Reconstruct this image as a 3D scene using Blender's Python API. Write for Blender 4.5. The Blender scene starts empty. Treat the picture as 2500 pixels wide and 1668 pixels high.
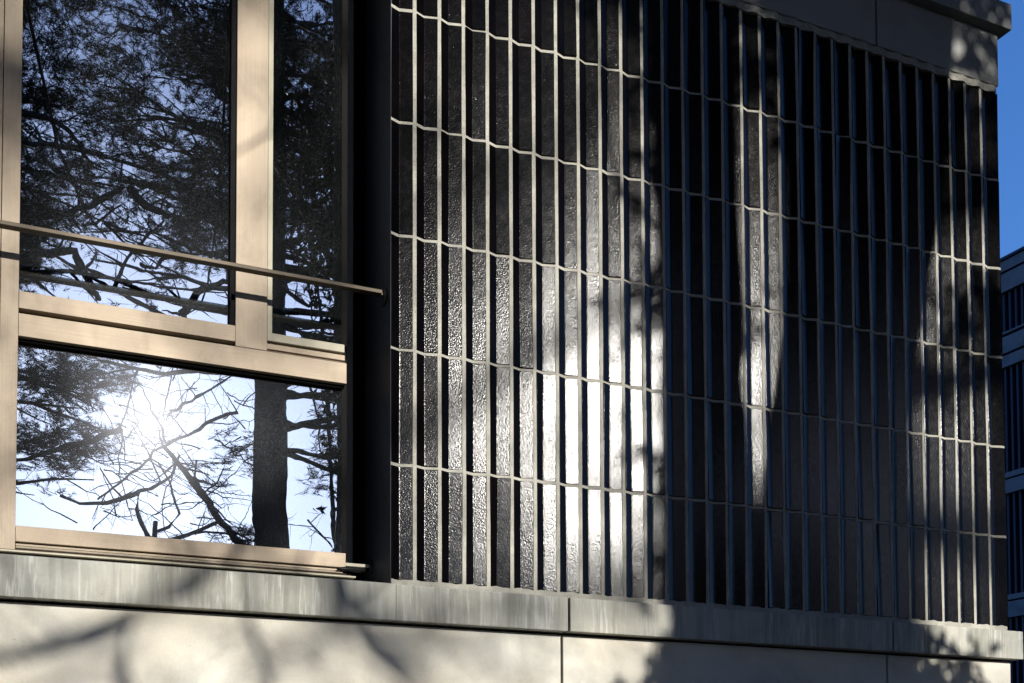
import bpy, bmesh, math, random
import numpy as np
from mathutils import Vector, Matrix
R = math.radians
random.seed(7)
rng = np.random.default_rng(11)
scene = bpy.context.scene

# ------------------------------------------------------------------ camera
cam_d = bpy.data.cameras.new('camera')
cam = bpy.data.objects.new('camera', cam_d)
scene.collection.objects.link(cam)
cam_d.sensor_width = 36.0
cam_d.lens = 36.023
cam_d.shift_x = 0.12751
cam_d.shift_y = 0.39596
cam_d.clip_start = 0.05
cam_d.clip_end = 3000
rx = Vector((.93552, -.35327, .00122)); dn = Vector((.01421, .0342, -.99931)); fw = Vector((.35299, .93490, .03701))
m = Matrix.Identity(4)
for i in range(3):
    m[i][0] = rx[i]; m[i][1] = -dn[i]; m[i][2] = -fw[i]
m[0][3], m[1][3], m[2][3] = -2.6405, -3.2068, 1.65
cam.matrix_world = m
scene.camera = cam

# ------------------------------------------------------------------ light
SUN = Vector((.12846, -.93740, .32370)).normalized()
EL = math.asin(SUN.z)
AZ = math.atan2(SUN.x, SUN.y)              # clockwise from +Y
world = bpy.data.worlds.new('World'); scene.world = world
world.use_nodes = True
wn = world.node_tree; wn.nodes.clear()
sky = wn.nodes.new('ShaderNodeTexSky'); sky.sky_type = 'NISHITA'
sky.sun_disc = False; sky.sun_elevation = EL; sky.sun_rotation = AZ
sky.altitude = 50; sky.air_density = 1.0; sky.dust_density = 1.3; sky.ozone_density = 4.0
bg = wn.nodes.new('ShaderNodeBackground'); bg.inputs[1].default_value = 0.145
wo = wn.nodes.new('ShaderNodeOutputWorld')
gm = wn.nodes.new('ShaderNodeGamma'); gm.inputs[1].default_value = 0.75        # a clear, evenly deep winter sky
hs = wn.nodes.new('ShaderNodeHueSaturation'); hs.inputs['Saturation'].default_value = 1.30
wn.links.new(sky.outputs[0], gm.inputs[0]); wn.links.new(gm.outputs[0], hs.inputs['Color'])
ti = wn.nodes.new('ShaderNodeMix'); ti.data_type = 'RGBA'; ti.blend_type = 'MULTIPLY'; ti.inputs[0].default_value = 1.0
ti.inputs[7].default_value = (.84, .95, 1.32, 1)
wn.links.new(hs.outputs[0], ti.inputs[6]); wn.links.new(ti.outputs[2], bg.inputs[0]); wn.links.new(bg.outputs[0], wo.inputs[0])
sl = bpy.data.lights.new('sun', 'SUN'); sl.energy = 5.0; sl.angle = R(.5); sl.color = (1.0, .955, .88)
so = bpy.data.objects.new('sun', sl); scene.collection.objects.link(so)
so.rotation_euler = SUN.to_track_quat('Z', 'Y').to_euler()
scene.view_settings.view_transform = 'Standard'; scene.view_settings.look = 'None'
scene.view_settings.gamma = 1; scene.view_settings.exposure = 0.62
scene.cycles.max_bounces = 6; scene.cycles.glossy_bounces = 4; scene.cycles.transparent_max_bounces = 6
scene.cycles.diffuse_bounces = 2; scene.cycles.use_denoising = True; scene.cycles.denoising_prefilter = 'FAST'; scene.cycles.caustics_reflective = False; scene.cycles.caustics_refractive = False
scene.cycles.sample_clamp_indirect = 6

# ------------------------------------------------------------------ material helpers
def new_mat(name):
    mt = bpy.data.materials.new(name); mt.use_nodes = True
    nt = mt.node_tree; nt.nodes.clear()
    out = nt.nodes.new('ShaderNodeOutputMaterial')
    return mt, nt, out
class N:
    def __init__(s, nt): s.nt = nt
    def n(s, t, **kw):
        nd = s.nt.nodes.new(t)
        for k, v in kw.items(): setattr(nd, k, v)
        return nd
    def l(s, a, b): s.nt.links.new(a, b)
    def coord(s, scale=(1, 1, 1), rot=(0, 0, 0), loc=(0, 0, 0)):
        tc = s.n('ShaderNodeTexCoord'); mp = s.n('ShaderNodeMapping')
        mp.inputs['Scale'].default_value = scale; mp.inputs['Rotation'].default_value = rot; mp.inputs['Location'].default_value = loc
        s.l(tc.outputs['Object'], mp.inputs[0]); return mp.outputs[0]
    def noise(s, vec, scale, detail=3, rough=.5, dist=0):
        nd = s.n('ShaderNodeTexNoise'); nd.inputs['Scale'].default_value = scale
        nd.inputs['Detail'].default_value = detail; nd.inputs['Roughness'].default_value = rough
        nd.inputs['Distortion'].default_value = dist
        s.l(vec, nd.inputs['Vector']); return nd.outputs['Fac']
    def ramp(s, fac, stops, interp='LINEAR'):
        nd = s.n('ShaderNodeValToRGB'); cr = nd.color_ramp; cr.interpolation = interp
        while len(cr.elements) < len(stops): cr.elements.new(.5)
        for e, (p, c) in zip(cr.elements, stops):
            e.position = p; e.color = (c, c, c, 1) if isinstance(c, (int, float)) else (*c, 1)
        s.l(fac, nd.inputs[0]); return nd.outputs[0]
    def mix(s, fac, a, b, mode='MIX'):
        nd = s.n('ShaderNodeMix', data_type='RGBA', blend_type=mode)
        for v, i in ((fac, 0), (a, 6), (b, 7)):
            if isinstance(v, (int, float)): nd.inputs[i].default_value = v if i == 0 else (v, v, v, 1)
            elif isinstance(v, tuple): nd.inputs[i].default_value = (*v, 1)
            else: s.l(v, nd.inputs[i])
        return nd.outputs[2]
    def math(s, op, a, b=0.0, c=None):
        nd = s.n('ShaderNodeMath', operation=op)
        for v, i in ((a, 0), (b, 1)) + (((c, 2),) if c is not None else ()):
            if isinstance(v, (int, float)): nd.inputs[i].default_value = v
            else: s.l(v, nd.inputs[i])
        return nd.outputs[0]
    def bump(s, h, strength, dist):
        nd = s.n('ShaderNodeBump'); nd.inputs['Strength'].default_value = strength; nd.inputs['Distance'].default_value = dist
        s.l(h, nd.inputs['Height']); return nd.outputs[0]
    def bsdf(s, col, rough=.5, metal=0., spec=.5, normal=None, out=None, ior=None):
        p = s.n('ShaderNodeBsdfPrincipled')
        for v, k in ((col, 'Base Color'), (rough, 'Roughness'), (metal, 'Metallic'), (spec, 'Specular IOR Level')):
            if isinstance(v, tuple): p.inputs[k].default_value = (*v, 1)
            elif isinstance(v, (int, float)): p.inputs[k].default_value = v
            else: s.l(v, p.inputs[k])
        if ior: p.inputs['IOR'].default_value = ior
        if normal is not None: s.l(normal, p.inputs['Normal'])
        if out is not None: s.l(p.outputs[0], out.inputs[0])
        return p

def simple(name, col, rough=.6, metal=0., spec=.3):
    mt, nt, out = new_mat(name); N(nt).bsdf(col, rough, metal, spec, out=out); return mt

def mat_glaze():
    mt, nt, out = new_mat('black glazed ceramic'); k = N(nt)
    co = k.coord()
    n1 = k.noise(co, 190, 2, .55)
    n2 = k.noise(co, 430, 2, .5)
    n3 = k.noise(co, 22, 2, .5)
    h = k.math('ADD', k.math('MULTIPLY', n1, 1.0), k.math('MULTIPLY', n2, .30))
    h = k.math('ADD', h, k.math('MULTIPLY', n3, .25))
    tc = k.n('ShaderNodeTexCoord'); sx = k.n('ShaderNodeSeparateXYZ'); k.l(tc.outputs['Object'], sx.inputs[0])
    cx = k.math('FLOOR', k.math('DIVIDE', sx.outputs[0], .0934686)); cz = k.math('FLOOR', k.math('DIVIDE', k.math('SUBTRACT', sx.outputs[2], 2.342), .4))
    cb = k.n('ShaderNodeCombineXYZ'); k.l(cx, cb.inputs[0]); k.l(cz, cb.inputs[1])
    wnz = k.n('ShaderNodeTexWhiteNoise'); wnz.noise_dimensions = '2D'; k.l(cb.outputs[0], wnz.inputs['Vector'])
    h = k.math('MULTIPLY', h, k.math('ADD', k.math('MULTIPLY', wnz.outputs['Value'], .6), .7))
    nm = k.bump(h, 1.0, .00046)
    col = k.mix(k.ramp(k.noise(co, 6, 3), [(.35, 0.), (.7, 1.)]), (.0012, .0011, .0014), (.0028, .0021, .0022))
    rg = k.ramp(k.noise(co, 40, 3), [(.3, .13), (.75, .185)])
    k.bsdf(col, rg, 0, .20, nm, out); return mt
def mat_mortar():
    mt, nt, out = new_mat('pale mortar'); k = N(nt); co = k.coord()
    sp = k.ramp(k.noise(co, 520, 2, .6), [(.36, .45), (.5, 1.)])
    ton = k.ramp(k.noise(co, 11, 5, .65), [(.3, .66), (.62, 1.06)])
    c = k.mix(1., k.mix(1., (.38, .37, .32), sp, 'MULTIPLY'), ton, 'MULTIPLY')
    k.bsdf(c, .9, 0, .15, k.bump(k.noise(co, 600, 2), .6, .0006), out); return mt
def mat_concrete(name, base, streak=0., grain=0., pores=.4):
    mt, nt, out = new_mat(name); k = N(nt); co = k.coord()
    big = k.ramp(k.noise(co, 2.6, 5, .62, .4), [(.30, .66), (.50, .98), (.72, 1.12)])
    fine = k.ramp(k.noise(co, 140, 4, .7), [(.25, .92), (.75, 1.06)])
    c = k.mix(1., base, big, 'MULTIPLY'); c = k.mix(1., c, fine, 'MULTIPLY')
    tint = k.ramp(k.noise(co, 1.7, 3), [(.35, (1.03, 1.0, .95)), (.65, (.97, 1.0, 1.02))])
    c = k.mix(1., c, tint, 'MULTIPLY')
    if streak:
        cs = k.coord((70, 20, 5.5)); s1 = k.noise(cs, 1.0, 4, .62, .55)
        cs2 = k.coord((26, 10, 3.0), loc=(3, 1, 7)); s2 = k.noise(cs2, 1.0, 3, .5, .3)
        mk = k.math('MULTIPLY', k.ramp(s1, [(.50, 0.), (.60, 1.)]), k.ramp(s2, [(.38, 0.), (.62, 1.)]))
        c = k.mix(k.math('MULTIPLY', mk, streak), c, (.50, .505, .47))
        dk = k.ramp(k.noise(k.coord((30, 10, 2.2), loc=(9, 4, 2)), 1.0, 4, .6), [(.36, .70), (.52, 1.)])
        c = k.mix(.8, c, k.mix(1., c, dk, 'MULTIPLY'))
    if grain:
        wv = k.ramp(k.noise(k.coord((1.5, 1.5, 44), loc=(2, 2, 5)), 1.0, 4, .6, 1.2), [(.60, 0.), (.66, 1.)])
        c = k.mix(k.math('MULTIPLY', wv, grain), c, (.36, .36, .345))
    if pores:
        v = k.n('ShaderNodeTexVoronoi'); v.inputs['Scale'].default_value = 26; k.l(co, v.inputs['Vector'])
        pd = k.ramp(v.outputs['Distance'], [(.035, 1.), (.075, 0.)])
        gate = k.ramp(k.noise(co, 5, 2), [(.50, 0.), (.60, 1.)])
        c = k.mix(k.math('MULTIPLY', k.math('MULTIPLY', pd, gate), pores), c, (.05, .05, .045))
    k.bsdf(c, .88, 0, .2, k.bump(k.noise(co, 90, 5, .7), .35, .0015), out); return mt
def mat_bronze(name, base, vertical=True, metal=.1, rough=.62):
    mt, nt, out = new_mat(name); k = N(nt)
    sc = (420, 60, 3.5) if vertical else (3.5, 60, 420)
    br = k.ramp(k.noise(k.coord(sc), 1.0, 3, .6), [(.3, .90), (.7, 1.07)])
    pt = k.ramp(k.noise(k.coord((9, 9, 5)), 1.0, 4, .65, .5), [(.30, .80), (.50, 1.0), (.75, 1.06)])
    co = k.coord()
    st = k.ramp(k.noise(co, 55, 4, .7, 1.0), [(.66, 1.), (.78, .72)])
    c = k.mix(1., base, br, 'MULTIPLY'); c = k.mix(1., c, pt, 'MULTIPLY'); c = k.mix(1., c, st, 'MULTIPLY')
    k.bsdf(c, rough, metal, .25, k.bump(k.noise(k.coord(sc), 1.0, 2), .08, .0006), out); return mt
def mat_glass():
    mt, nt, out = new_mat('dusty coated window glass'); k = N(nt); co = k.coord()
    w = k.math('ADD', k.noise(co, 5.5, 2, .5, .6), k.math('MULTIPLY', k.noise(k.coord((3, 3, 9)), 1.0, 2), .6))
    nm = k.bump(w, .30, .00028)
    g1 = k.n('ShaderNodeBsdfGlossy'); g1.inputs['Color'].default_value = (.40, .42, .42, 1); g1.inputs['Roughness'].default_value = 0.0
    k.l(nm, g1.inputs['Normal'])
    g2 = k.n('ShaderNodeBsdfGlossy'); g2.inputs['Color'].default_value = (.0009, .0009, .0010, 1); g2.inputs['Roughness'].default_value = .17
    g3 = k.n('ShaderNodeBsdfGlossy'); g3.inputs['Roughness'].default_value = .36
    df = k.n('ShaderNodeBsdfDiffuse')
    # dust: fine grains, denser in rain-washed drifts
    v = k.noise(co, 520, 2, .75)
    gr = k.ramp(v, [(.60, 0.), (.70, 1.)])
    dens = k.ramp(k.noise(k.coord((4, 4, 2.4), loc=(1, 5, 3)), 1.0, 5, .6), [(.36, .18), (.62, 1.)])
    d = k.math('MULTIPLY', gr, dens)
    k.l(k.mix(d, (.00004, .00004, .00005), (.010, .011, .012)), g3.inputs['Color'])
    k.l(k.mix(d, (.0001, .0001, .0001), (.08, .083, .085)), df.inputs['Color'])
    tr = k.n('ShaderNodeBsdfTransparent'); tr.inputs['Color'].default_value = (.30, .34, .35, 1)
    acc = g1.outputs[0]
    for b in (g2, g3, df, tr):
        a = k.n('ShaderNodeAddShader'); k.l(acc, a.inputs[0]); k.l(b.outputs[0], a.inputs[1]); acc = a.outputs[0]
    k.l(acc, out.inputs[0]); return mt
def mat_bark(name, a, b):
    mt, nt, out = new_mat(name); k = N(nt)
    n = k.noise(k.coord((14, 14, 2.5)), 1.0, 5, .65, .6)
    k.bsdf(k.mix(k.ramp(n, [(.35, 0.), (.65, 1.)]), a, b), .9, 0, .15, k.bump(n, .9, .03), out); return mt
def mat_needles(name, a, b):
    mt, nt, out = new_mat(name); k = N(nt)
    n = k.noise(k.coord(), 1.3, 3)
    k.bsdf(k.mix(k.ramp(n, [(.4, 0.), (.6, 1.)]), a, b), .75, 0, .2, None, out); return mt
def mat_ground():
    mt, nt, out = new_mat('lawn with leaf litter'); k = N(nt); co = k.coord()
    n = k.noise(co, .6, 5, .6); n2 = k.noise(co, 18, 4, .7)
    c = k.mix(k.ramp(n, [(.4, 0.), (.6, 1.)]), (.022, .030, .012), (.038, .034, .020))
    c = k.mix(k.ramp(n2, [(.5, 0.), (.7, 1.)]), c, (.055, .042, .026))
    k.bsdf(c, .95, 0, .1, k.bump(n2, .7, .03), out); return mt

GLAZE = mat_glaze(); MORTAR = mat_mortar()
CONC_L = mat_concrete('streaked concrete ledge', (.375, .37, .325), streak=.85, pores=.5)
CONC_B = mat_concrete('smooth concrete base', (.57, .545, .475), pores=.35)
CONC_F = mat_concrete('board marked concrete', (.26, .262, .258), grain=.45, pores=.6)
BR_V = mat_bronze('brushed bronze upright', (.39, .32, .24)); BR_H = mat_bronze('brushed bronze rail', (.39, .318, .237), False)
CREAM = mat_bronze('pale champagne aluminium', (.40, .375, .29), True); CREAM_H = mat_bronze('pale champagne bar', (.40, .375, .29), False)
RAILM = mat_bronze('brown bronze bar', (.07, .056, .04), False, .4, .5)
DARKM = simple('blue black metal', (.022, .026, .036), .55, .2, .3)
BLACK = simple('black gasket', (.004, .004, .004), .7, 0, .1)
JAMBM = simple('grey bronze jamb', (.20, .20, .185), .6, .2)
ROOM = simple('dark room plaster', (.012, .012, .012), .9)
GLASS = mat_glass()
SCREW = simple('black iron rosette', (.012, .012, .012), .5, .5)
BARK = mat_bark('dark pine bark', (.020, .016, .013), (.050, .040, .032)); BARK2 = mat_bark('grey bark', (.035, .032, .028), (.09, .08, .07))
NEED = mat_needles('pine needles', (.010, .020, .010), (.022, .036, .016)); LEAF = mat_needles('evergreen leaves', (.012, .022, .010), (.028, .042, .018))
GROUND = mat_ground()
PAVE = mat_concrete('dark asphalt', (.04, .04, .042))
FARW = mat_concrete('far painted concrete', (.16, .175, .20), pores=0.)
FARD = simple('far dark louvre', (.018, .024, .045), .5, .1)
FARD2 = simple('far recess', (.006, .008, .016), .6)

# ------------------------------------------------------------------ object helpers
def link(o): scene.collection.objects.link(o)
def tag(o, label, cat, group=None, kind=None):
    if label: o['label'] = label
    if cat: o['category'] = cat
    if group: o['group'] = group
    if kind: o['kind'] = kind
    return o
def empty(name, loc, label, cat, group=None):
    o = bpy.data.objects.new(name, None); link(o); o.location = loc; o.empty_display_size = .3
    return tag(o, label, cat, group)
def adopt(o, parent):
    if parent is not None:
        bpy.context.view_layer.update()
        o.parent = parent; o.matrix_parent_inverse = parent.matrix_world.inverted()
    return o
class MB:
    def __init__(s): s.v = []; s.f = []
    def box(s, x0, x1, y0, y1, z0, z1):
        b = len(s.v)
        s.v += [(x0, y0, z0), (x1, y0, z0), (x1, y1, z0), (x0, y1, z0), (x0, y0, z1), (x1, y0, z1), (x1, y1, z1), (x0, y1, z1)]
        s.f += [tuple(b + i for i in q) for q in ((0, 3, 2, 1), (4, 5, 6, 7), (0, 1, 5, 4), (1, 2, 6, 5), (2, 3, 7, 6), (3, 0, 4, 7))]
        return s
    def prism(s, prof, x0, x1):            # profile in (y, z), extruded along x
        b = len(s.v); n = len(prof)
        for x in (x0, x1): s.v += [(x, p[0], p[1]) for p in prof]
        for i in range(n):
            j = (i + 1) % n; s.f.append((b + i, b + j, b + n + j, b + n + i))
        s.f.append(tuple(b + i for i in reversed(range(n)))); s.f.append(tuple(b + n + i for i in range(n)))
        return s
    def grid(s, rows, closed=False):       # rows of equal length points
        b = len(s.v); n = len(rows[0])
        for r in rows: s.v += [tuple(p) for p in r]
        for i in range(len(rows) - 1):
            for j in range(n - (0 if closed else 1)):
                k = (j + 1) % n
                s.f.append((b + i * n + j, b + i * n + k, b + (i + 1) * n + k, b + (i + 1) * n + j))
        return s
    def tube(s, pts, rad, sides=6, wob=0.):
        pts = [Vector(p) for p in pts]; rows = []
        up = Vector((.13, .2, 1)).normalized()
        for i, p in enumerate(pts):
            t = (pts[min(i + 1, len(pts) - 1)] - pts[max(i - 1, 0)]).normalized()
            a = t.cross(up)
            if a.length < .1: a = t.cross(Vector((1, 0, 0)))
            a.normalize(); b = t.cross(a)
            r = rad[i]
            rows.append([p + (a * math.cos(2 * math.pi * q / sides) + b * math.sin(2 * math.pi * q / sides)) * r * (1 + random.uniform(-wob, wob)) for q in range(sides)])
        s.grid(rows, True)
        b = len(s.v); n = sides
        s.f.append(tuple(b - n + i for i in range(n))); s.f.append(tuple(b - len(rows) * n + i for i in reversed(range(n))))
        return s
    def build(s, name, mat, parent=None, bevel=0., smooth=False):
        me = bpy.data.meshes.new(name); me.from_pydata(s.v, [], s.f); me.update()
        bm = bmesh.new(); bm.from_mesh(me); bmesh.ops.recalc_face_normals(bm, faces=bm.faces); bm.to_mesh(me); bm.free()
        if smooth: me.shade_smooth()
        me.materials.append(mat)
        o = bpy.data.objects.new(name, me); link(o)
        if bevel:
            md = o.modifiers.new('bevel', 'BEVEL'); md.width = bevel; md.segments = 2; md.limit_method = 'ANGLE'
        return adopt(o, parent)

# ------------------------------------------------------------------ setting
g = MB(); g.v = [(-900, -900, 0), (900, -900, 0), (900, 900, 0), (-900, 900, 0)]; g.f = [(0, 1, 2, 3)]
tag(g.build('ground', GROUND), 'dark lawn with fallen leaves around the building', 'ground', kind='structure')
p = MB(); p.box(-30, 14, -3.9, -.6, -.1, .05)
tag(p.build('path', PAVE), 'dark asphalt footpath running along the foot of the facade', 'path', kind='structure')

# ------------------------------------------------------------------ the tiled building
MW = .0934686; RH = .4; XE = -1.395; XR = 1.507; Z0 = 2.342
bld = empty('office_building', (0, 2, 0), 'building with black ribbed glazed tiles, concrete ledge and bronze window in tree shade', 'building')

# profile of one tile across its width: (u, inward depth)
UJ = .0060; UV = .0390; DV = .0112
def tile_profile(w):
    a, b = UJ, w - UJ
    pr = [(a, .020), (a, .0040), (a + .0006, .0020), (a + .0017, .0007), (a + .0032, .0002)]
    s1 = (DV - .0002) / (UV - a - .0032)
    pr += [(UV - .0030, DV - s1 * .0030), (UV - .0012, DV - .0007), (UV + .0002, DV - .0004), (UV + .0016, DV - .0007)]
    s2 = DV / (b - .003 - UV)
    pr += [(UV + .0034, DV - s2 * .0034), (b - .0032, .0004), (b - .0016, .0006), (b - .0005, .0020), (b, .0040), (b, .020)]
    return pr
def fold_depth(u):                          # depth of the tile face at u in 0..MW
    u = u % MW
    if u < UJ or u > MW - UJ: return .0
    if u < UV: return DV * (u - UJ) / (UV - UJ)
    return DV * (MW - UJ - u) / (MW - UJ - UV)
def add_tile(mb, origin, du, dd, w, z0, z1):
    yaw = random.gauss(0, .55) * math.pi / 180; pit = random.gauss(0, .62) * math.pi / 180; off = random.gauss(0, .0004)
    pr = tile_profile(w); zc = (z0 + z1) / 2; uc = w / 2
    zs = [(z0, .016), (z0, .0030), (z0 + .0010, .0012), (z0 + .0028, 0), (z1 - .0028, 0), (z1 - .0010, .0012), (z1, .0030), (z1, .016)]
    rows = []
    for z, e in zs:
        row = []
        for u, d in pr:
            dd_ = max(d, min(.020, d + e)) + (u - uc) * math.tan(yaw) + (z - zc) * math.tan(pit) + off
            row.append(origin + du * u + dd * dd_ + Vector((0, 0, z)))
        rows.append(row)
    mb.grid(rows)
tiles = MB(); NC = 31
JH = .0085
for j in range(NC):
    xo = XE - UJ + .0005 + 0 if j == 0 else (j - 15) * MW
    xo = (j - 15) * MW
    w = MW if j < NC - 1 else (XR - xo + UJ)
    for r in range(6):
        add_tile(tiles, Vector((xo, 0, 0)), Vector((1, 0, 0)), Vector((0, 1, 0)), w, Z0 + r * RH + JH / 2, Z0 + (r + 1) * RH - JH / 2)
for j in range(14):                          # the return round the corner
    for r in range(6):
        add_tile(tiles, Vector((XR, .012 + j * MW, 0)), Vector((0, 1, 0)), Vector((-1, 0, 0)), MW, Z0 + r * RH + JH / 2, Z0 + (r + 1) * RH - JH / 2)
tiles.build('tile_cladding', GLAZE, bld)

mo = MB()
for j in range(NC + 0):
    xo = (j - 15) * MW
    if j: mo.box(xo - .0072 + random.uniform(-.0006, .0004), xo + .0072 + random.uniform(-.0004, .0006), .0012, .017, Z0 - .004, Z0 + 6 * RH + .004)
for j in range(NC):                          # wavy bed joints follow the fold of the tiles
    xo = (j - 15) * MW
    us = [.0, UJ, UV - .004, UV, UV + .004, MW - UJ, MW]
    if j == 0: us = [XE - xo - .0015] + us[1:]
    if j == NC - 1: us = us[:-1] + [XR - xo - .001]
    for r in range(1, 6):
        z = Z0 + r * RH
        def yy(u): return fold_depth(u if u < MW else MW - .001) + .0018 + .0000
        front_lo = [(xo + u, yy(u), z - JH / 2 - .0012) for u in us]; front_hi = [(xo + u, yy(u), z + JH / 2 + .0012) for u in us]
        back_lo = [(xo + u, .022, z - JH / 2 - .0012) for u in us]; back_hi = [(xo + u, .022, z + JH / 2 + .0012) for u in us]
        mo.grid([back_lo, front_lo, front_hi, back_hi, back_lo])
mo.build('mortar_joint', MORTAR, bld)
for zlo, zhi, ph in ((2.3195, Z0 + .0045, 0), (Z0 + 6 * RH - .0045, 4.769, 5)):   # thick beds below and above the tiles
    bed = MB(); rows = []; xs = np.arange(XE, XR + .001, .012)
    top = []; bot = []
    for x in xs:
        wv = .0018 * math.sin(x * 61 + ph) + .0012 * math.sin(x * 143 + ph)
        y = -.002 + .0035 * math.sin(x * 67.2 + 1 + ph) * (1 if ph else .35)
        bot.append((x, y, zlo + (wv if ph else 0))); top.append((x, y + .001, zhi + (0 if ph else wv)))
    back1 = [(x, .03, p[2]) for x, p in zip(xs, bot)]; back2 = [(x, .03, p[2]) for x, p in zip(xs, top)]
    bed.grid([back1, bot, top, back2]); bed.build('mortar_bed', MORTAR, bld)
# solid wall behind
wl = MB(); wl.box(XE + .004, XR - .024, .0225, .36, 2.20, 4.80)
wl.build('wall', CONC_F, bld)
for z in range(0): pass
rt = MB(); rt.box(XR - .0225, XR - .0032, .026, 1.32, Z0 - .01, Z0 + 6 * RH + .02); rt.box(XR - .35, XR - .0225, .3605, 9, 0, 4.80)
rt.build('return_wall', MORTAR, bld)

# concrete ledge, base, frieze, coping
def ledge_prof(zt=2.322): return [(-.045, 2.198), (-.045, zt - .004), (-.041, zt), (.0, zt + .0), (.40, zt + .085), (.40, 2.198)]
for i, (a, b) in enumerate(((-5.2, -.7365), (-.7265, .7855), (.7945, 1.534))):
    mb = MB()
    if a < XE:
        pr = [(-.045, 2.198), (-.045, 2.3185), (-.0415, 2.322), (.40, 2.322 + .4415 * .215), (.40, 2.198)]
        mb.prism(pr, a, XE); mb.box(XE + .0002, b, -.045, .36, 2.198, 2.3195)
    else:
        mb.box(a, b, -.045, .36 if b < 1.5 else 2.2, 2.198, 2.3195)
    o = mb.build('ledge_block', CONC_L, bld, bevel=.0025)
for i, (a, b) in enumerate(((-5.2, -.7405), (-.7305, .7985), (.8085, 1.512))):
    mb = MB(); mb.box(a, b, 0, .30 if b < 1.5 else 9, .35, 2.1905)
    mb.build('base_panel', CONC_B, bld, bevel=.003)
bk = MB(); bk.box(-5.2, 1.50, .035, .35, 2.15, 2.21); bk.box(-5.2, 1.50, .30, .6, 0, 2.2); bk.box(-5.2, 1.49, .02, .298, 0, .352)
bk.build('base_backing', BLACK, bld)
for i, (a, b) in enumerate(((-5.2, -.7275), (-.7165, .7935), (.8035, 1.5095))):
    mb = MB(); mb.box(a, b, -.0045, .30 if b < 1.5 else 9, 4.7705, 5.02)
    mb.build('frieze_panel', CONC_F, bld, bevel=.002)
for i, (a, b) in enumerate(((-5.2, .02), (.028, 1.5485))):
    mb = MB(); mb.box(a, b, -.045, 9, 5.0105, 5.1275)
    mb.build('coping', CONC_F, bld, bevel=.003)
MB().box(-.7273, -.7167, .03, .2, 4.772, 5.0).build('joint_seal', BLACK, bld)
MB().box(.7937, .8033, .03, .2, 4.772, 5.0).build('joint_seal', BLACK, bld)
# left pier beyond the window and lintel over it
mb = MB(); mb.box(-5.2, -3.62, 0, .4, 2.345, 4.7695); mb.build('pier', CONC_B, bld, bevel=.003)
mb = MB(); mb.box(-3.62, XE - .001, .0, .34, 4.744, 4.769); mb.build('lintel', CONC_F, bld)

# reveal lining beside the tiles
rv = MB(); rv.box(XE - .0025, XE + .0035, .003, .255, 2.3225, 4.742)
rv.build('reveal_lining', DARKM, bld, bevel=.001)
rv = MB(); rv.box(XE + .001, XE + .003, .2552, .42, 2.34, 4.742); rv.box(XE - .03, XE + .003, .405, .42, 2.3, 4.742)
rv.build('reveal_seal', BLACK, bld)

# ------------------------------------------------------------------ the window
F = .17
win = empty('window', (-2.1, .2, 2.4), None, None); adopt(win, bld)
win['label'] = 'bronze framed window reflecting pine trees and the sun'
def wbox(name, mat, x0, x1, y0, y1, z0, z1, bevel=.0012, parent=None):
    return MB().box(x0, x1, y0, y1, z0, z1).build(name, mat, parent or win, bevel)
wbox('frame_post', BR_V, -2.6440, -2.5903, F, .33, 2.381, 4.742)
wbox('frame_post', BR_V, -2.7010, -2.6462, F, .33, 2.381, 4.742)
wbox('frame_post', BR_V, -3.62, -3.56, F, .33, 2.381, 4.742)
wbox('mullion', BR_V, -1.8965, -1.7868, F - .001, .30, 3.1372, 4.742)
wbox('transom', BR_H, -2.5895, -1.4985, F, .30, 3.0632, 3.1358)
wbox('bottom_rail', BR_H, -2.5895, -1.5000, F, .30, 2.4105, 2.4605)
wbox('sash_rail', BR_H, -2.5893, -1.8970, F + .0, .26, 3.1525, 3.2072)
wbox('sash_rail', CREAM_H, -1.7660, -1.5030, F + .010, .26, 3.1782, 3.2062)
wbox('sash_stile', CREAM, -1.7838, -1.7664, F + .009, .26, 3.1782, 4.742)
wbox('track', BR_H, -1.7864, -1.4985, F + .020, .26, 3.1535, 3.1725)
# thin shadow-gap fillets
mb = MB(); mb.box(-2.589, -1.8972, F + .018, .24, 3.1388, 3.1405); mb.box(-2.589, -1.8972, F + .025, .24, 3.1432, 3.1442); mb.box(-1.786, -1.50, F + .012, .24, 3.1395, 3.1405); mb.box(-1.786, -1.50, F + .012, .24, 3.1425, 3.1433)
mb.build('fillet', BR_H, win)
mb = MB(); mb.box(-2.589, -1.8972, F + .045, .24, 3.1362, 3.1525); mb.box(-1.7866, -1.4990, F + .045, .25, 3.1362, 3.1785); mb.box(-1.787, -1.50, F + .045, .24, 3.17, 3.18)
mb.build('gap_gasket', BLACK, win)
# sill tracks, stepping down and out below the bottom rail
for x1, y0, z0, z1, mt in ((-1.516, F + .010, 2.3995, 2.4055, BR_H), (-1.522, F + .004, 2.3945, 2.3965, CREAM_H), (-1.512, F - .002, 2.3900, 2.3925, BR_H), (-1.500, F - .006, 2.3860, 2.3875, RAILM)):
    wbox('sill_track', mt, -2.5885, x1, y0, .30, z0, z1, .0004)
wbox('sill_track', BLACK, -2.5885, -1.46, F + .03, .32, 2.384, 2.4105, 0)
wbox('sill_edge', CREAM_H, -3.60, -1.4665, F - .012, .33, 2.3745, 2.3795, .0006)
wbox('sill_track', RAILM, -3.56, -1.480, F - .004, .32, 2.3797, 2.3838, .0005)
# jamb
wbox('jamb', JAMBM, -1.4430, -1.4158, .34, .40, 2.46, 4.742, .001)
wbox('jamb', BLACK, -1.4980, -1.4435, .33, .40, 2.35, 4.742, 0)
wbox('jamb', BLACK, -1.4155, -1.398, .36, .40, 2.35, 4.742, 0)
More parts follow.
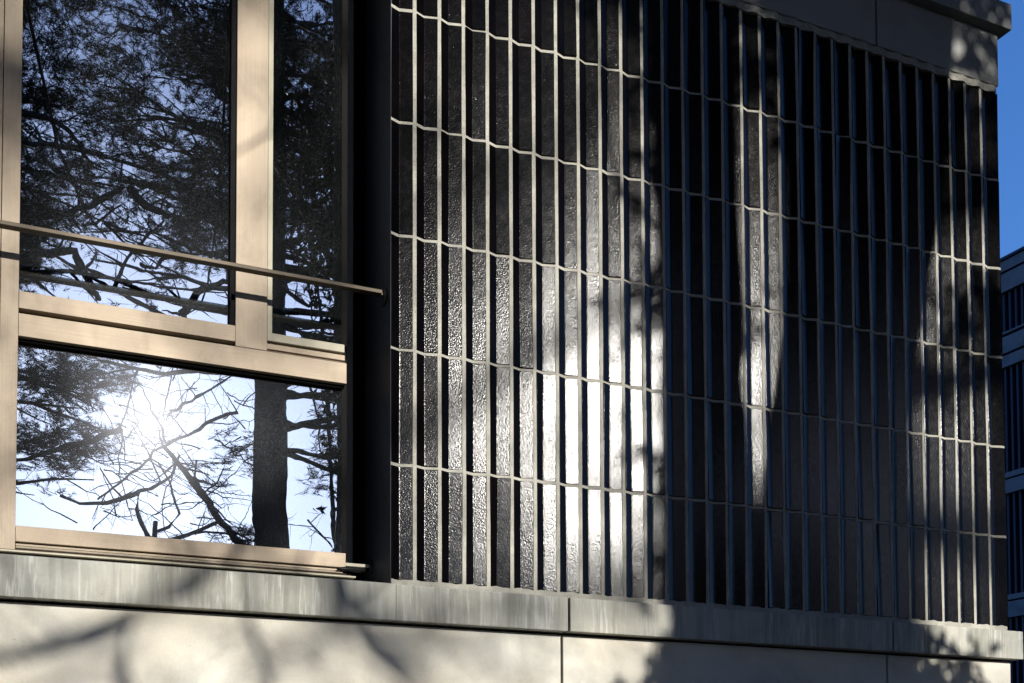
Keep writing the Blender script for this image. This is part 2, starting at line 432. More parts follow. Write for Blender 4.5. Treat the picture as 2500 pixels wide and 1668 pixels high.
# glazing
G = .21
def pane(x0, x1, z0, z1, y):
    p = wbox('pane', GLASS, x0, x1, y, y + .006, z0, z1, 0)
pane(-2.5895, -1.9, 3.2, 4.742, G)
pane(-1.7662, -1.504, 3.2, 4.742, G + .002)
pane(-2.5895, -1.5025, 2.455, 3.066, G + .001)
pane(-3.56, -2.7012, 2.455, 4.742, G)
mb = MB()
for x0, x1, z0, z1 in ((-1.5245, -1.499, 3.2, 4.742), (-1.5245, -1.499, 2.455, 3.066)): pass
mb.box(-1.9105, -1.8972, F + .012, G - .001, 3.2075, 4.742)
mb.build('black_strip', BLACK, win)  # black strip along the mullion's left side
mb = MB(); mb.box(-2.589, -1.5, F + .02, G - .0005, 3.056, 3.0625)
mb.build('black_strip', BLACK, win)  # black strip stands in for the shade under the transom
# the room behind
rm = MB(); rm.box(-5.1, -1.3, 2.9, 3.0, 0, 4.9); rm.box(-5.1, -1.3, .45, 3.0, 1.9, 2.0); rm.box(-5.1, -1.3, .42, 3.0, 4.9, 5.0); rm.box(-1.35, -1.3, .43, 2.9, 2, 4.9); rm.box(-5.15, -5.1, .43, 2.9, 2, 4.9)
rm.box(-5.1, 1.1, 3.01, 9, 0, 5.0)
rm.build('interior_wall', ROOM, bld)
# guard bar in front of the window with its rosettes
gb = empty('guard_bar', (-2.5, .06, 3.35), None, None); adopt(gb, bld)
gb['label'] = 'thin bronze bar crossing in front of the window'
MB().box(-3.75, -1.4105, .0455, .0735, 3.3455, 3.3585).build('bar', RAILM, gb, .0012)
MB().box(-1.4105, -1.398, .054, .063, 3.3455, 3.3545).build('bar_pin', CREAM_H, gb, .0005)
def disc(y, z, r):
    mb = MB(); mb.tube([(-1.406, y, z), (-1.4005, y, z), (-1.398, y, z)], [r * .82, r, r], 28); return mb
disc(.062, 3.340, .031).build('rosette', SCREW, gb)
lb = empty('stay_arm', (-1.42, .2, 2.43), None, None); adopt(lb, bld)
lb['label'] = 'small dark stay arm at the lower window corner'
disc(.20, 2.428, .029).build('rosette', SCREW, lb)
MB().box(-1.515, -1.400, .185, .200, 2.4195, 2.4315).build('bar_pin', CREAM_H, lb, .002)
mb = MB(); mb.tube([(-1.535, .160, 2.402), (-1.50, .165, 2.405), (-1.44, .185, 2.409), (-1.403, .2, 2.418)], [.004, .008, .010, .011], 10)
mb.build('arm', SCREW, lb, smooth=True)

# ------------------------------------------------------------------ the neighbouring building
nb = empty('campus_building', (30, 20, 0), 'far multi storey building with pale bands and dark blue louvred floors', 'building')
XB = 22.; YA, YB = 4., 60.
def band(z0, z1, proud, mat, name): MB().box(XB - proud, XB + 8, YA, YB, z0, z1).build(name, mat, nb)
MB().box(XB + .5, XB + 9, YA + .1, YB - .1, 0, 15.2).build('core_wall', FARD2, nb)
for (z0, z1, nm) in ((15.17, 15.44, 'parapet_band'), (14.62, 15.10, 'parapet_band'), (13.50, 13.55, 'spandrel_band'), (12.99, 13.42, 'spandrel_band'), (12.62, 12.92, 'spandrel_band'),
                     (9.69, 9.83, 'spandrel_band'), (9.28, 9.64, 'spandrel_band'), (6.49, 6.62, 'spandrel_band'), (6.03, 6.44, 'spandrel_band'), (2.9, 3.3, 'spandrel_band')):
    band(z0, z1, 0., FARW, nm)
band(15.46, 15.53, .05, FARD, 'roof_edge')
for z0, z1 in ((13.56, 14.61), (9.84, 12.61), (6.63, 9.27), (3.31, 6.02), (0, 2.89)):
    mb = MB(); y = YA + .1
    while y < YB - .2:
        mb.box(XB + .08, XB + .30, y, y + .06, z0, z1); y += .17
    mb.build('louvre_screen', FARD, nb)

# ------------------------------------------------------------------ trees
DW = 19.5
GRID = {'x0': -2.75, 'z0': 6.5, 'st': .35, 'rows': '''.........................
..111100000001...........
..1111000000011210000111.
..2222110000011210000111.
..4443211000001110001111.
..7765321000001110011111.
..8776432100112211232222.
..7776532100122321354444.
..5666532101122321355555.
..4434432100112221345666.
..6654443100001110234555.
.78765554200000000123444.
.67777664210000000122333.
.66688865321100000112333.
.55566665322210000122333.
.55555544322211100123444.
.55555443222222211223444.
.66555433222233322223333.
.66655543322344433222333.
.88644444333445543322222.
.99733333345555654322222.
.99743222357777666422333.
.99854333358898788533333.
.99876544458888789633444.
.88998876678878889866555.
.77788888889988899998777.
.55667789999999999988778.
.43335789899999999887666.
.76545688666789999887655.
.89987788543457999887766.
.77898798754446899876667.
.76788877776667899765555.
.87888866667777899645544.
.77888866667788999635655.
.66788876566778999755666.
.66788877666668999876666.'''.split()}
def field(x, z):
    """how closely the crowns cover the sky, 0..1, over the tree line"""
    if 1.2 < x < 2.65 and 8.9 < z < 11.3: return .03
    fx = (x - GRID['x0']) / .35; fz = (z - GRID['z0']) / .35
    i = int(math.floor(fx)); k = int(math.floor(fz)); rw = GRID['rows']
    if 0 <= k < len(rw) - 1 and 0 <= i < len(rw[k]) - 1:
        q = (rw[k][i], rw[k][i + 1], rw[k + 1][i], rw[k + 1][i + 1])
        if '.' not in q:
            a, b = fx - i, fz - k; q = [int(c) / 10. for c in q]
            return (q[0] * (1 - a) + q[1] * a) * (1 - b) + (q[2] * (1 - a) + q[3] * a) * b
        if q[0] != '.': return int(q[0]) / 10.
    if 3.9 < x < 4.5 and z < 12.2: return .05
    if x > 2.4 and x < 5.2 and z < 11.0: return .10
    if x > 2.4 and x < 6 and z < 11.5: return .45
    if abs(x) > 10.5: return .9
    if z > 11.5: return .86
    if z > 9: return .55
    return .34
def needles(cent, dirs, n, ln, wd, fan=.75):
    """flat needle blades fanned round twig ends; returns verts, faces"""
    m_ = len(cent); c = np.repeat(cent, n, 0); d = np.repeat(dirs, n, 0)
    r = rng.normal(size=(m_ * n, 3)); r /= np.linalg.norm(r, axis=1)[:, None]
    dd = d * .75 + r * fan; dd /= np.linalg.norm(dd, axis=1)[:, None]
    L = rng.uniform(.6, 1.1, (m_ * n, 1)) * ln
    base = c + d * rng.uniform(-.8, .6, (m_ * n, 1)) * ln
    sd = np.cross(dd, rng.normal(size=(m_ * n, 3))); sd /= np.linalg.norm(sd, axis=1)[:, None]; sd *= wd / 2
    v = np.empty((m_ * n, 3, 3)); v[:, 0] = base - sd; v[:, 1] = base + sd; v[:, 2] = base + dd * L
    return v.reshape(-1, 3)
def tri_object(name, verts, mat, parent):
    nt_ = len(verts) // 3
    me = bpy.data.meshes.new(name)
    me.vertices.add(len(verts)); me.vertices.foreach_set('co', verts.astype(np.float32).ravel())
    me.loops.add(nt_ * 3); me.loops.foreach_set('vertex_index', np.arange(nt_ * 3, dtype=np.int32))
    me.polygons.add(nt_); me.polygons.foreach_set('loop_start', np.arange(0, nt_ * 3, 3, dtype=np.int32))
    me.polygons.foreach_set('loop_total', np.full(nt_, 3, dtype=np.int32))
    me.update(calc_edges=True); me.materials.append(mat)
    o = bpy.data.objects.new(name, me); link(o); return adopt(o, parent)
def twigs(mb_pts, wd):
    """thin three-sided twigs as triangles pairs; mb_pts (k,2,3)"""
    a = mb_pts[:, 0]; b = mb_pts[:, 1]; d = b - a
    out = []
    for q in range(2):
        s_ = np.cross(d, rng.normal(size=d.shape)); s_ /= (np.linalg.norm(s_, axis=1)[:, None] + 1e-9); s_ *= wd / 2
        v = np.empty((len(a), 3, 3)); v[:, 0] = a - s_; v[:, 1] = a + s_; v[:, 2] = b; out.append(v.reshape(-1, 3))
    return np.concatenate(out)
def bez(a, b, sag, n=7, jit=.06):
    a = Vector(a); b = Vector(b); L = (b - a).length; pts = []
    for i in range(n):
        t = i / (n - 1); p = a.lerp(b, t) + Vector((0, 0, sag * 4 * t * (1 - t)))
        if 0 < i: p += Vector((random.gauss(0, jit), random.gauss(0, jit), random.gauss(0, jit))) * L * .12
        pts.append(p)
    return pts

def pine(name_loc, x, y, h, r0, spread, label, dens=1., xlim=(-99, 99), nclump=500, lean=(0, 0), tr_pts=None, z_lo=5., fine=True, fill=None):
    root = empty('pine_tree', (x, y, 0), label, 'tree', 'tall pines opposite the window')
    tb = MB(); tr_pts = tr_pts or [((x + lean[0] * t + .05 * math.sin(t * 9), y + lean[1] * t, h * t), r0 * (1 - t) ** .8 + .03 + (.35 * r0 * math.exp(-t * 22))) for t in np.linspace(0, 1, 26)]
    tb.tube([p_[0] for p_ in tr_pts], [p_[1] for p_ in tr_pts], 14, .05); tb.build('trunk', BARK, root, smooth=True)
    lb_ = MB(); limbs = []
    z = z_lo
    while z < h * .97:
        t = z / h; L = spread * (1.0 - .72 * max(0, (t - .35) / .65)) * random.uniform(.6, 1.05)
        for q in range(random.choice((1, 2, 2, 3))):
            az = random.uniform(0, 2 * math.pi)
            if abs(math.sin(az)) > .75 and random.random() < .6: az += math.pi / 2
            e = Vector((x + lean[0] * t + L * math.cos(az), y + L * .6 * math.sin(az), z + random.uniform(-.10, .30) * L))
            s_ = Vector((x + lean[0] * t, y, z))
            fm = [field(p_.x, p_.z) for p_ in (s_.lerp(e, .4), s_.lerp(e, .7), e)]
            if min(fm) < .25: continue
            pts = bez(s_, e, random.uniform(-.08, .12) * L); rr = .028 + .012 * L
            lb_.tube(pts, [rr * (1 - i / 7.5) for i in range(7)], 6); limbs.append(pts)
            for w in range(5):
                i0 = random.randint(2, 6); a_ = az + random.choice((-1, 1)) * random.uniform(.4, 1.1); l2 = L * random.uniform(.18, .38)
                e2 = pts[i0] + Vector((math.cos(a_), math.sin(a_) * .6, random.uniform(-.35, .35))) * l2
                if field(e2.x, e2.z) < .2: continue
                p2 = bez(pts[i0], e2, 0, 5); lb_.tube(p2, [rr * .45 * (1 - i / 5.5) for i in range(5)], 5); limbs.append(p2)
        z += random.uniform(.28, .55)
    lb_.build('limb', BARK, root, smooth=True)
    C_, D_, T_ = [], [], []
    allp = [(p_, (pts[min(i + 1, len(pts) - 1)] - pts[max(i - 1, 0)]).normalized()) for pts in limbs for i, p_ in enumerate(pts) if i > 1]
    tries = 0; made = 0
    while made < nclump and tries < nclump * 9:
        tries += 1
        p_, dr = random.choice(allp)
        c = p_ + Vector((random.gauss(0, .45), random.gauss(0, .45), random.gauss(0, .28)))
        if not (xlim[0] < c.x < xlim[1]): continue
        f_ = field(c.x, c.z)
        if random.random() > f_ ** 3 * 1.4: continue
        made += 1
        ax = (dr + Vector((random.gauss(0, .5), random.gauss(0, .5), random.gauss(0, .35)))).normalized()
        k_ = random.randint(6, 15)
        for q in range(k_):
            o_ = ax * random.gauss(0, .22) + Vector((random.gauss(0, .09), random.gauss(0, .09), random.gauss(0, .07)))
            d_ = (ax + Vector((random.gauss(0, .6), random.gauss(0, .6), random.gauss(0, .5)))).normalized()
            c2 = c + o_
            if random.random() > field(c2.x, c2.z) ** 1.5 * 1.6: continue
            C_.append(c2); D_.append(d_); T_.append((c - ax * .25, c2))
        T_.append((p_, c))
    C_ = np.array([tuple(v) for v in C_]); D_ = np.array([tuple(v) for v in D_])
    nv = needles(C_, D_, 20 if fine else 12, .13 if fine else .2, .013 if fine else .03)
    tv = twigs(np.array([[tuple(a), tuple(b)] for a, b in T_]), .016)
    parts_ = [nv, tv]
    if fill:  # extra coarse blades thicken the crown to shut out sky light
        fc, fd = [], []
        while len(fc) < fill[5]:
            c = Vector((random.uniform(fill[0], fill[1]), y + random.uniform(-2, 2), random.uniform(fill[2], fill[3])))
            if random.random() > .35 + .65 * math.sin(c.x * 2.1 + c.z * 1.7) ** 2 * math.sin(c.z * 2.9 + c.x) ** 2 + .4 * (c.z > fill[4]): continue
            for q in range(6): fc.append((c.x + random.gauss(0, .3), c.y + random.gauss(0, .3), c.z + random.gauss(0, .15))); fd.append((random.uniform(-1, 1), random.uniform(-.6, .6), random.uniform(-.2, .5)))
        parts_.append(needles(np.array(fc), np.array(fd), 10, .38, .05, .6))
    tri_object('crown', np.concatenate(parts_), NEED, root)
    return root

# the pine whose trunk stands in the lower pane
tp = [((3.30 + .055 * max(0, 8.3 - z) + .02 * math.sin(z * 1.3), -19.5, z), .40 + .10 * math.exp(-z / 1.5) + max(0, 7.7 - z) * .012 - max(0, z - 10) * .012) for z in np.linspace(0, 26, 30)]
pine('a', 3.30, -19.5, 26, .42, 5.5, 'tall pine whose thick straight trunk is mirrored in the lower pane', tr_pts=tp, nclump=900, z_lo=9.5)
pine('b', -5.2, -20.3, 24, .38, 7.5, 'broad pine mirrored at the left edge of the window', nclump=3300, z_lo=6.0, fill=(-12.5, -3.1, 8.0, 20, 10, 7000))
pine('c', 3.95, -23.0, 27, .22, 7.5, 'dense pine mirrored in the upper left pane behind the nearer ones', nclump=500, z_lo=12)
pine('d', 9.5, -18.5, 24, .40, 6.0, 'spreading pine standing to the right of the straight trunk', nclump=1100, z_lo=6, fine=False, fill=(5.5, 14.5, 9.3, 19, 11, 7000))
pine('e', -13.0, -21., 23, .40, 6.5, 'pine farthest to the left of the tree row', nclump=800, z_lo=5, fine=False)

pine('f', -17.5, -10.5, 22, .42, 7.0, 'added pine on the left, closing off side sky', nclump=900, z_lo=3, fine=False, fill=(-24, -12.5, 3, 18, 6, 6000))  # two pines added at the sides to close gaps in the sky
pine('g', 15.5, -9.5, 21, .40, 7.0, 'added pine on the right, closing off side sky', nclump=900, z_lo=3, fine=False, fill=(10.5, 22, 4, 18, 6, 6000))

TR = {
'a':[(0.76,9.16),(1.12,8.61),(1.58,8.10),(2.05,7.59),(2.61,7.08)],
'b':[(2.36,10.06),(1.66,9.73),(1.30,9.50),(0.86,9.20),(0.41,8.71),(-0.12,8.20),(-0.63,7.83)],
'c':[(0.76,9.16),(0.62,9.56),(0.48,10.09),(0.32,10.43)],
'd':[(0.84,9.81),(1.20,10.14),(1.66,10.48),(2.21,10.88),(2.78,11.25)],
'e':[(0.12,10.68),(0.02,10.21),(-0.13,9.46),(-0.17,8.82),(-0.13,8.20),(-0.06,7.76),(0.11,7.37)],
'f':[(0.90,11.07),(0.82,10.59),(0.79,10.04),(0.82,9.77)],
'g':[(0.98,8.82),(0.90,8.31),(0.72,7.79),(0.82,7.30),(0.91,7.08)],
'h':[(1.41,7.17),(1.86,7.30),(2.33,7.34),(2.80,7.19)],
'i':[(1.03,8.96),(1.49,8.37),(1.96,7.40)],
'j':[(-0.13,9.46),(-0.56,9.23),(-1.07,8.94),(-1.65,8.65),(-2.28,8.36)],
'k':[(1.85,9.29),(2.22,9.20),(2.60,9.01),(2.84,9.00)],
'l':[(0.99,8.78),(1.39,8.64),(2.04,8.38)],
'm':[(3.96,7.77),(4.31,7.52),(4.71,7.26)],
'n':[(3.99,10.95),(4.25,10.31),(4.45,9.51)],
'p':[(-1.91,15.90),(-1.49,15.73),(-1.14,15.49),(-0.80,15.20)],
'q':[(-2.31,15.18),(-1.48,15.29),(-0.54,15.41)],
'r':[(-2.30,12.88),(-1.87,13.03),(-1.45,13.08),(-1.24,13.03),(-0.98,12.76),(-0.77,12.44),(-0.64,12.28)],
's':[(-1.80,13.86),(-1.30,14.07),(-0.70,14.36),(-0.18,14.65)],
't':[(-1.04,13.65),(-0.78,13.88),(-0.18,14.46)],
'u':[(-0.01,14.87),(0.26,14.46),(0.62,14.26),(1.07,14.21)],
'v':[(-0.33,12.51),(-0.17,13.09),(0.18,13.62),(0.71,14.18)],
'w':[(1.14,12.21),(1.45,12.64),(1.92,12.91),(2.29,13.07)],
'x':[(0.19,13.02),(0.54,13.22),(0.99,13.68)],
'y':[(3.22,17.69),(3.72,17.32),(4.12,17.81),(4.72,18.36)],
'z':[(3.44,13.95),(3.54,13.20),(3.45,12.50),(3.84,12.28)],
'A':[(3.44,13.18),(3.94,12.97),(4.54,12.98)],
'B':[(4.13,14.08),(4.08,13.29),(4.34,12.36)],
}
def traced(keys, y, r0, mb, sec=True, tw=None):
    for kk, r in keys:
        pts = [Vector((p_[0], y + .25 * math.sin(i * 1.3 + r * 50), p_[1])) for i, p_ in enumerate(TR[kk])]
        fine_ = []
        for i in range(len(pts) - 1):
            for q in range(3):
                t = q / 3; p_ = pts[i].lerp(pts[i + 1], t)
                fine_.append(p_ + Vector((random.gauss(0, .022), 0, random.gauss(0, .022))))
        fine_.append(pts[-1])
        n_ = len(fine_); mb.tube(fine_, [r * (1 - .55 * i / n_) for i in range(n_)], 7)
        for i, p_ in enumerate(fine_):
            if random.random() < .75:
                L = random.uniform(.25, .9); a_ = random.uniform(0, 6.28)
                q1 = p_ + Vector((math.cos(a_), random.uniform(-.5, .5), math.sin(a_) * .8)) * L
                pp = bez(p_, q1, 0, 5, .13); mb.tube(pp, [r * .28 * (1 - j / 6) + .003 for j in range(5)], 4)
                for w in range(3):
                    q2 = pp[2 + w % 3] + Vector((random.gauss(0, .2), random.gauss(0, .1), random.gauss(0, .2)))
                    mb.tube([pp[2 + w % 3], q2], [.006, .003], 3)
TR['a'] = TR['a'][::-1]
# bare tree, branches crossing the sun
bt = empty('bare_tree', (1.9, -19.6, 0), 'leafless tree whose thin crooked branches cross the mirrored sun', 'tree')
mb = MB(); mb.tube([(6.2, -18.2, 0), (6.0, -18.3, 3.0), (5.2, -18.7, 4.9), (4.2, -18.9, 6.1), (3.2, -19.0, 6.8), (2.61, -19, 7.08)], [.22, .18, .14, .11, .09, .075], 10, .04); mb.build('trunk', BARK2, bt, smooth=True)
mb = MB(); random.seed(21)
traced([('a', .095), ('b', .045), ('c', .028), ('d', .036), ('e', .022), ('f', .020), ('g', .016), ('h', .030), ('i', .014), ('k', .022), ('l', .018)], -19., 0, mb)
for q in range(70):
    p0 = Vector((random.uniform(-1.6, 2.9), -19 + random.uniform(-.6, .6), random.uniform(7.0, 11.2))); a_ = random.uniform(-.4, 1.2) if random.random() < .6 else random.uniform(1.8, 3.6)
    p1 = p0 + Vector((math.cos(a_), 0, math.sin(a_))) * random.uniform(.5, 1.5); pp = bez(p0, p1, random.uniform(-.1, .1), 8, .12)
    mb.tube(pp, [.013 * (1 - i / 9) + .003 for i in range(8)], 4)
    for w in range(6):
        q0 = pp[random.randint(1, 7)]; mb.tube([q0, q0 + Vector((random.gauss(0, .16), 0, random.gauss(0, .16)))], [.006, .003], 3)
mb.build('branch', BARK2, bt, smooth=True)
bt2 = empty('bare_tree', (4.6, -19.4, 0), 'leafless thin branched tree between the straight trunk and the spreading pine', 'tree')
mb = MB(); mb.tube([(5.6, -19.5, 0), (5.4, -19.5, 4), (4.95, -19.2, 7), (4.71, -19, 7.4), (4.6, -19, 9.5), (4.45, -19, 12), (4.2, -19, 14)], [.15, .12, .08, .06, .05, .04, .03], 8, .05); mb.build('trunk', BARK2, bt2, smooth=True)
for kr in (('m', .03), ('n', .03), ('y', .09), ('z', .05), ('A', .06), ('B', .04)):
    mb = MB(); traced([kr], -19., 0, mb); mb.build('branch', BARK2, bt2, smooth=True)
# heavy cedar limbs in the upper panes
ct = empty('cedar_tree', (-7.5, -19.2, 0), 'dark cedar with heavy crooked limbs mirrored in the upper left pane', 'tree')
mb = MB(); mb.tube([(-7.5, -19.2, 0), (-7.3, -19.2, 5), (-6.6, -19.1, 10), (-5.6, -19, 14), (-5.2, -19, 19)], [.5, .42, .34, .24, .12], 12, .05)
mb.build('trunk', BARK, ct, smooth=True)
TR['r'] = [(-6.9, 9.0), (-5.2, 11.2), (-3.6, 12.4)] + TR['r']; TR['s'] = [(-6.3, 11.6), (-4.2, 12.9), (-2.9, 13.5)] + TR['s']
TR['q'] = [(-5.5, 14.2), (-3.8, 14.9)] + TR['q']; TR['p'] = [(-5.3, 15.6), (-3.4, 16.0)] + TR['p']; TR['j'] = TR['j'] + [(-4.2, 8.2), (-7.2, 7.6)]
mb = MB(); traced([('r', .13), ('s', .12), ('q', .09), ('p', .08), ('j', .07), ('t', .05), ('u', .10), ('v', .05), ('w', .10), ('x', .05)], -19., 0, mb)
mb.build('limb', BARK, ct, smooth=True)
C_, D_, T_ = [], [], []
def spray(c, k_, sx, sz, ax):
    for q in range(k_):
        o_ = Vector((random.gauss(0, sx), random.gauss(0, .15), random.gauss(0, sz)))
        d_ = (ax + Vector((random.gauss(0, .5), random.gauss(0, .5), random.gauss(0, .4)))).normalized()
        C_.append(tuple(c + o_)); D_.append(tuple(d_))
    T_.append((tuple(c - ax * .5), tuple(c + ax * .3)))
n_ = 0
while n_ < 1150:
    c = Vector((random.uniform(-3.0, 5.4), random.uniform(-20.4, -18.3), random.uniform(7.3, 19.5)))
    f_ = field(c.x, c.z)
    if f_ < .5 or random.random() > (f_ - .48) / .36: continue
    n_ += 1; spray(c, random.randint(5, 9), .17, .10, Vector((random.uniform(-1, 1), random.uniform(-.5, .5), random.uniform(-.2, .5))).normalized())
for (x0, x1, z0, z1, k_) in ((-2.9, -.9, 8.35, 9.15, 46), (-1.0, .0, 8.8, 9.5, 14), (-2.9, -.6, 9.9, 11.3, 60), (-.6, .1, 10.3, 11.2, 14), (1.9, 2.8, 9.15, 9.6, 6), (1.7, 2.8, 8.55, 8.9, 7), (4.25, 5.4, 8.7, 9.7, 22), (4.5, 5.2, 9.7, 11.2, 10), (2.2, 2.9, 7.1, 7.5, 5)):
    for q in range(k_):
        sl_ = .30 * (x0 - 0) * 0
        x_ = random.uniform(x0, x1); spray(Vector((x_, random.uniform(-19.8, -18.4), random.uniform(z0, z1) + (.12 * (x_ - x0) if x0 < -1 else 0))), random.randint(5, 9), .15, .07, Vector((random.choice((-1, 1)), random.uniform(-.5, .5), random.uniform(-.1, .5))).normalized())
nv = needles(np.array(C_), np.array(D_), 20, .19, .012, .5); tv = twigs(np.array(T_), .018)
tri_object('crown', np.concatenate([nv, tv]), NEED, ct)

# slender leafless sapling on the lawn
sp_ = empty('bare_sapling', (-1.0, -8, 0), 'slender leafless sapling whose crooked twigs shadow the concrete base', 'tree')
MB().tube([(-1.0, -8, 0), (-1.03, -8, 1.6), (-.96, -8, 3.2), (-1.0, -8, 4.3), (-.98, -8, 4.62)], [.055, .05, .042, .034, .028], 9, .05).build('trunk', BARK2, sp_, smooth=True)
mb = MB()
for pts, r in (([(-1.0, 4.3), (-1.14, 4.62), (-1.18, 4.75), (-1.17, 4.92), (-1.03, 4.98), (-.92, 5.06), (-.81, 5.17), (-.7, 5.42)], .032), ([(-1.17, 4.92), (-1.33, 4.85), (-1.53, 4.76), (-1.8, 4.74), (-2.0, 4.82)], .030),
               ([(-1.0, 4.35), (-.6, 4.5), (-.22, 4.72), (-.36, 4.87), (-.45, 4.99), (-.50, 5.09), (-.54, 5.17), (-.53, 5.35)], .027), ([(-1.0, 4.5), (-.82, 4.58), (-.72, 4.74), (-.79, 4.94), (-.83, 5.06), (-.95, 5.3)], .020),
               ([(-.92, 5.06), (-.98, 5.2), (-1.1, 5.45)], .012), ([(-.45, 4.99), (-.3, 5.12), (-.22, 5.3)], .012), ([(-1.33, 4.85), (-1.45, 4.95), (-1.6, 5.15)], .012)):
    n_ = len(pts); mb.tube([(p_[0] + random.gauss(0, .006), -8 + random.gauss(0, .03), p_[1]) for p_ in pts], [r * (1 - .6 * i / n_) for i in range(n_)], 7, .06)
mb.build('branch', BARK2, sp_, smooth=True)
# forked tree close to the facade, its two stems shade the tiles
ft = empty('forked_tree', (.9, -6., 0), 'tree with a forked stem close to the facade throwing broad shadows on the tiles', 'tree')
mb = MB()
mb.tube([(.86, -6, 0), (.84, -6, 2.), (.80, -6, 3.4), (.76, -6, 4.4), (.745, -6, 4.9), (.72, -6, 5.3), (.725, -6, 5.6), (.70, -6, 6.0), (.69, -6, 6.6), (.66, -6, 8.0), (.6, -6, 10)], [.42, .37, .33, .235, .215, .195, .205, .20, .205, .18, .14], 16, .03)
mb.tube([(.88, -6, 2.6), (1.12, -6, 4.0), (1.33, -6, 4.8), (1.47, -6, 5.6), (1.62, -6, 6.3), (1.72, -6, 7.0), (1.8, -6, 9)], [.28, .34, .355, .37, .38, .36, .25], 16, .03)
mb.build('trunk', BARK, ft, smooth=True)
lb_ = MB(); fl = []
for (a, b, r) in (((.7, -6, 6.4), (-.2, -6.4, 8.2), .06), ((1.7, -6, 6.8), (3.2, -6.5, 8.4), .07), ((1.7, -6, 6.6), (1.2, -7, 8.6), .05), ((.7, -6, 7), (1.6, -5.6, 8.8), .05), ((1.72, -6, 6.6), (2.5, -5.4, 7.4), .04)):
    pts = bez(a, b, .2); lb_.tube(pts, [r * (1 - i / 8) for i in range(7)], 6); fl.append(pts)
lb_.build('limb', BARK, ft, smooth=True)
def leafy(parent, boxes, ln, wd, n):
    C_, D_ = [], []
    for (x0, x1, y0, y1, z0, z1, k_) in boxes:
        for q in range(k_):
            cc = Vector((random.uniform(x0, x1), random.uniform(y0, y1), random.uniform(z0, z1)))
            for w in range(7):
                C_.append(tuple(cc + Vector((random.gauss(0, .09), random.gauss(0, .09), random.gauss(0, .07))))); v = Vector((random.gauss(0, 1), random.gauss(0, 1), random.gauss(0, 1))).normalized(); D_.append(tuple(v))
    C_ = np.array(C_); D_ = np.array(D_)
    tri_object('crown', needles(C_, D_, n, ln, wd), LEAF, parent)
leafy(ft, [(.46, .62, -6.2, -5.85, 4.3, 7.0, 20), (.2, 3.2, -6.8, -5.6, 6.9, 9.0, 560), (1.2, 1.9, -6.6, -5.8, 6.5, 7.0, 50), (.80, 1.06, -6.8, -5.8, 5.62, 5.85, 5), (.82, 1.15, -6.4, -5.8, 6.5, 6.62, 4), (1.95, 2.35, -6.3, -5.8, 5.55, 5.95, 12)], .09, .035, 9)
# unseen evergreen canopy, added above the facade to cut sky light
oe = empty('sky_blocker_tree', (-7.5, -5.5, 0), 'added evergreen canopy above the facade, out of view, holding back sky light', 'tree')
mb = MB(); mb.tube([(-7.5, -5.5, 0), (-7.4, -5.4, 4), (-7.2, -5.2, 7), (-7.0, -5, 12)], [.34, .28, .22, .10], 12, .04); mb.build('trunk', BARK, oe, smooth=True)
mb = MB(); C_ = []; D_ = []
for q in range(13):
    y1 = -1.3 - .34 * q; z1 = 6.0 + .80 * (-y1 - 1.0) + random.uniform(0, .5)
    pts = bez((-7.2, -5.2, 6.5 + .25 * q), (random.uniform(3.5, 5.5), y1, z1 + .3), .7, 12, .03); mb.tube(pts, [.09 * (1 - i / 13) for i in range(12)], 6)
mb.build('limb', BARK, oe, smooth=True)
bxs = []
for q in range(24):
    y1 = -1.0 - q * .2; bxs.append((-7, 5.0, y1 - .2, y1, 5.9 + .80 * (-y1 - .8), 8.6 + .35 * (-y1 - .8), 105))
leafy(oe, bxs, .15, .09, 7)
for pts in ([(-.9, -4.6, 8.0), (-.98, -4.6, 6.4), (-1.06, -4.6, 5.75), (-1.12, -4.6, 5.56), (-1.26, -4.6, 5.44)], [(-2.6, -3.4, 7.2), (-2.3, -3.4, 5.9), (-2.12, -3.4, 5.5), (-1.98, -3.4, 5.35)], [(-.2, -3.9, 7.6), (-.1, -3.9, 6.2), (.06, -3.9, 5.2)]):
    mb = MB(); mb.tube(pts, [.013, .011, .009, .007, .005][:len(pts)], 6); mb.build('hanging_twig', BARK, oe, smooth=True)
for (x_, y_, h_, r_, lab) in ((8.6, -7.6, 15, 2.3, 'added dense conifer right of the forked tree, blocking side sky'), (13.2, -6.2, 14, 2.3, 'added dense conifer nearest the neighbouring building, blocking side sky'), (-10.4, -8.2, 15, 2.4, 'added dense conifer left of the pines, blocking side sky'), (-14.6, -5.6, 13, 2.3, 'added dense conifer beside the path, far left, blocking side sky')):  # unseen dense conifers, added to keep side sky light off the facade
    cy = empty('side_blocker_tree', (x_, y_, 0), lab, 'tree', 'conifers added to block side sky')
    mb = MB(); mb.tube([(x_, y_, 0), (x_, y_, h_ * .5), (x_, y_, h_ * .95)], [.25, .16, .03], 8); mb.build('trunk', BARK, cy, smooth=True)
    cc, cd = [], []
    for q in range(4200):
        t = random.random() ** 1.3; a_ = random.uniform(0, 6.283); rr = r_ * (1 - t) ** .7 * math.sqrt(random.uniform(.25, 1)) * (1 + .15 * math.sin(a_ * 3 + t * 20))
        cc.append((x_ + rr * math.cos(a_), y_ + rr * math.sin(a_), .5 + t * (h_ - .6))); v = Vector((math.cos(a_), math.sin(a_), random.uniform(.3, 2))).normalized(); cd.append(tuple(v))
    tri_object('crown', needles(np.array(cc), np.array(cd), 6, .5, .16), LEAF, cy)
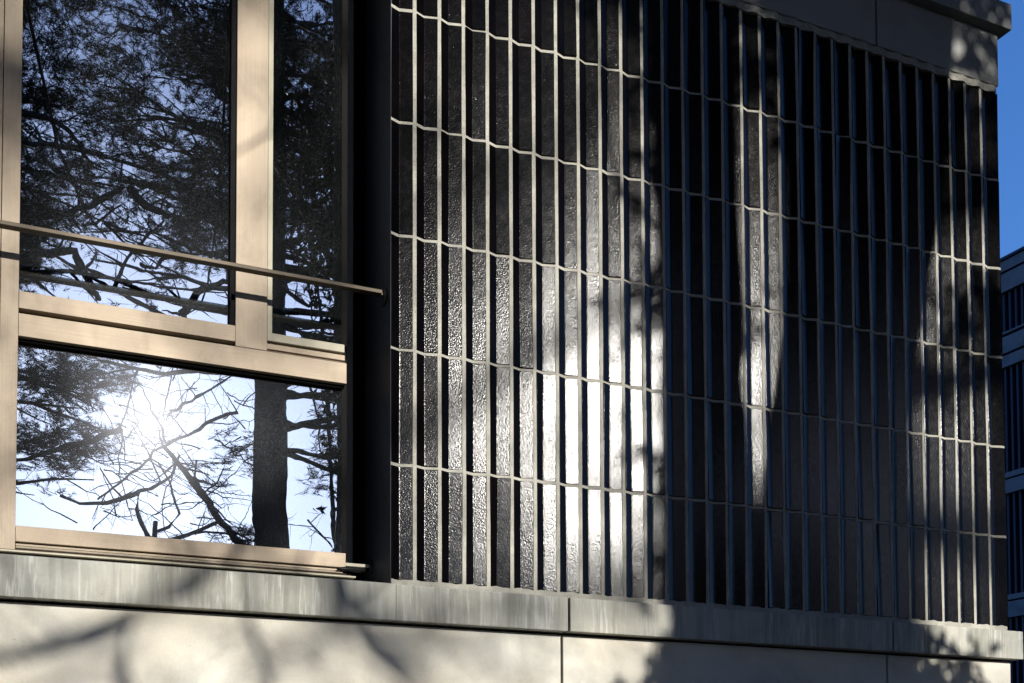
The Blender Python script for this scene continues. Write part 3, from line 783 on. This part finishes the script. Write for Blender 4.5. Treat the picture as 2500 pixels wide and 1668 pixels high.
# bank and foliage added behind the trees to block the low sky
bank = MB(); rows = []
for i in range(41):
    a_ = math.pi * (1.02 + .96 * i / 40); rr = 46 + 3 * math.sin(i * 1.7)
    rows.append([(rr * math.cos(a_) * 1.6, rr * math.sin(a_), -.2), ((rr + 4) * math.cos(a_) * 1.6, (rr + 4) * math.sin(a_), 5.2 + .5 * math.sin(i * 2.3)), ((rr + 9) * math.cos(a_) * 1.6, (rr + 9) * math.sin(a_), 8.2 + .7 * math.sin(i * 1.1)), ((rr + 30) * math.cos(a_) * 1.6, (rr + 30) * math.sin(a_), 9)])
bank.grid(rows); tag(bank.build('horizon_blocker_bank', GROUND, smooth=True), 'added dark bank behind the trees, covering the low sky', 'horizon_blocker_bank', kind='structure')
hv = []; hd = []
for q in range(9000):
    a_ = math.pi * random.uniform(1.02, 1.98); rr = random.uniform(47, 56)
    z = 5 + (rr - 47) * .4 + random.uniform(-1, 1.3); hv.append((rr * math.cos(a_) * 1.6, rr * math.sin(a_), z)); v = Vector((random.gauss(0, 1), random.gauss(0, 1), random.gauss(0, 1))).normalized(); hd.append(tuple(v))
tag(tri_object('horizon_blocker_foliage', needles(np.array(hv), np.array(hd), 6, 1.1, .5), LEAF, None), 'added foliage on the bank, covering the low sky', 'horizon_blocker_foliage', kind='stuff')
# low evergreen shrub at the fork's foot
sb = empty('holly_shrub', (1.2, -5., 0), 'broad evergreen shrub near the facade shading the concrete base', 'shrub')
mb = MB()
for q in range(7):
    a_ = q * .9; mb.tube([(1.2 + .1 * math.cos(a_), -5 + .1 * math.sin(a_), 0), (1.2 + .35 * math.cos(a_), -5 + .3 * math.sin(a_), 1.6), (1.2 + .75 * math.cos(a_), -5 + .5 * math.sin(a_), 3.3)], [.04, .03, .01], 6)
mb.build('stem', BARK2, sb)
bx = []
xs = np.arange(.2, 2.3, .1)
leafy(sb, [(.3, 2.0, -5.6, -4.6, 1.0, 3.5, 800), (.6, 1.95, -5.5, -4.7, 3.3, 3.82, 420), (.25, .7, -5.2, -4.8, 2.6, 3.72, 130), (.4, .8, -5.2, -4.8, 3.5, 3.86, 60)], .06, .03, 12)
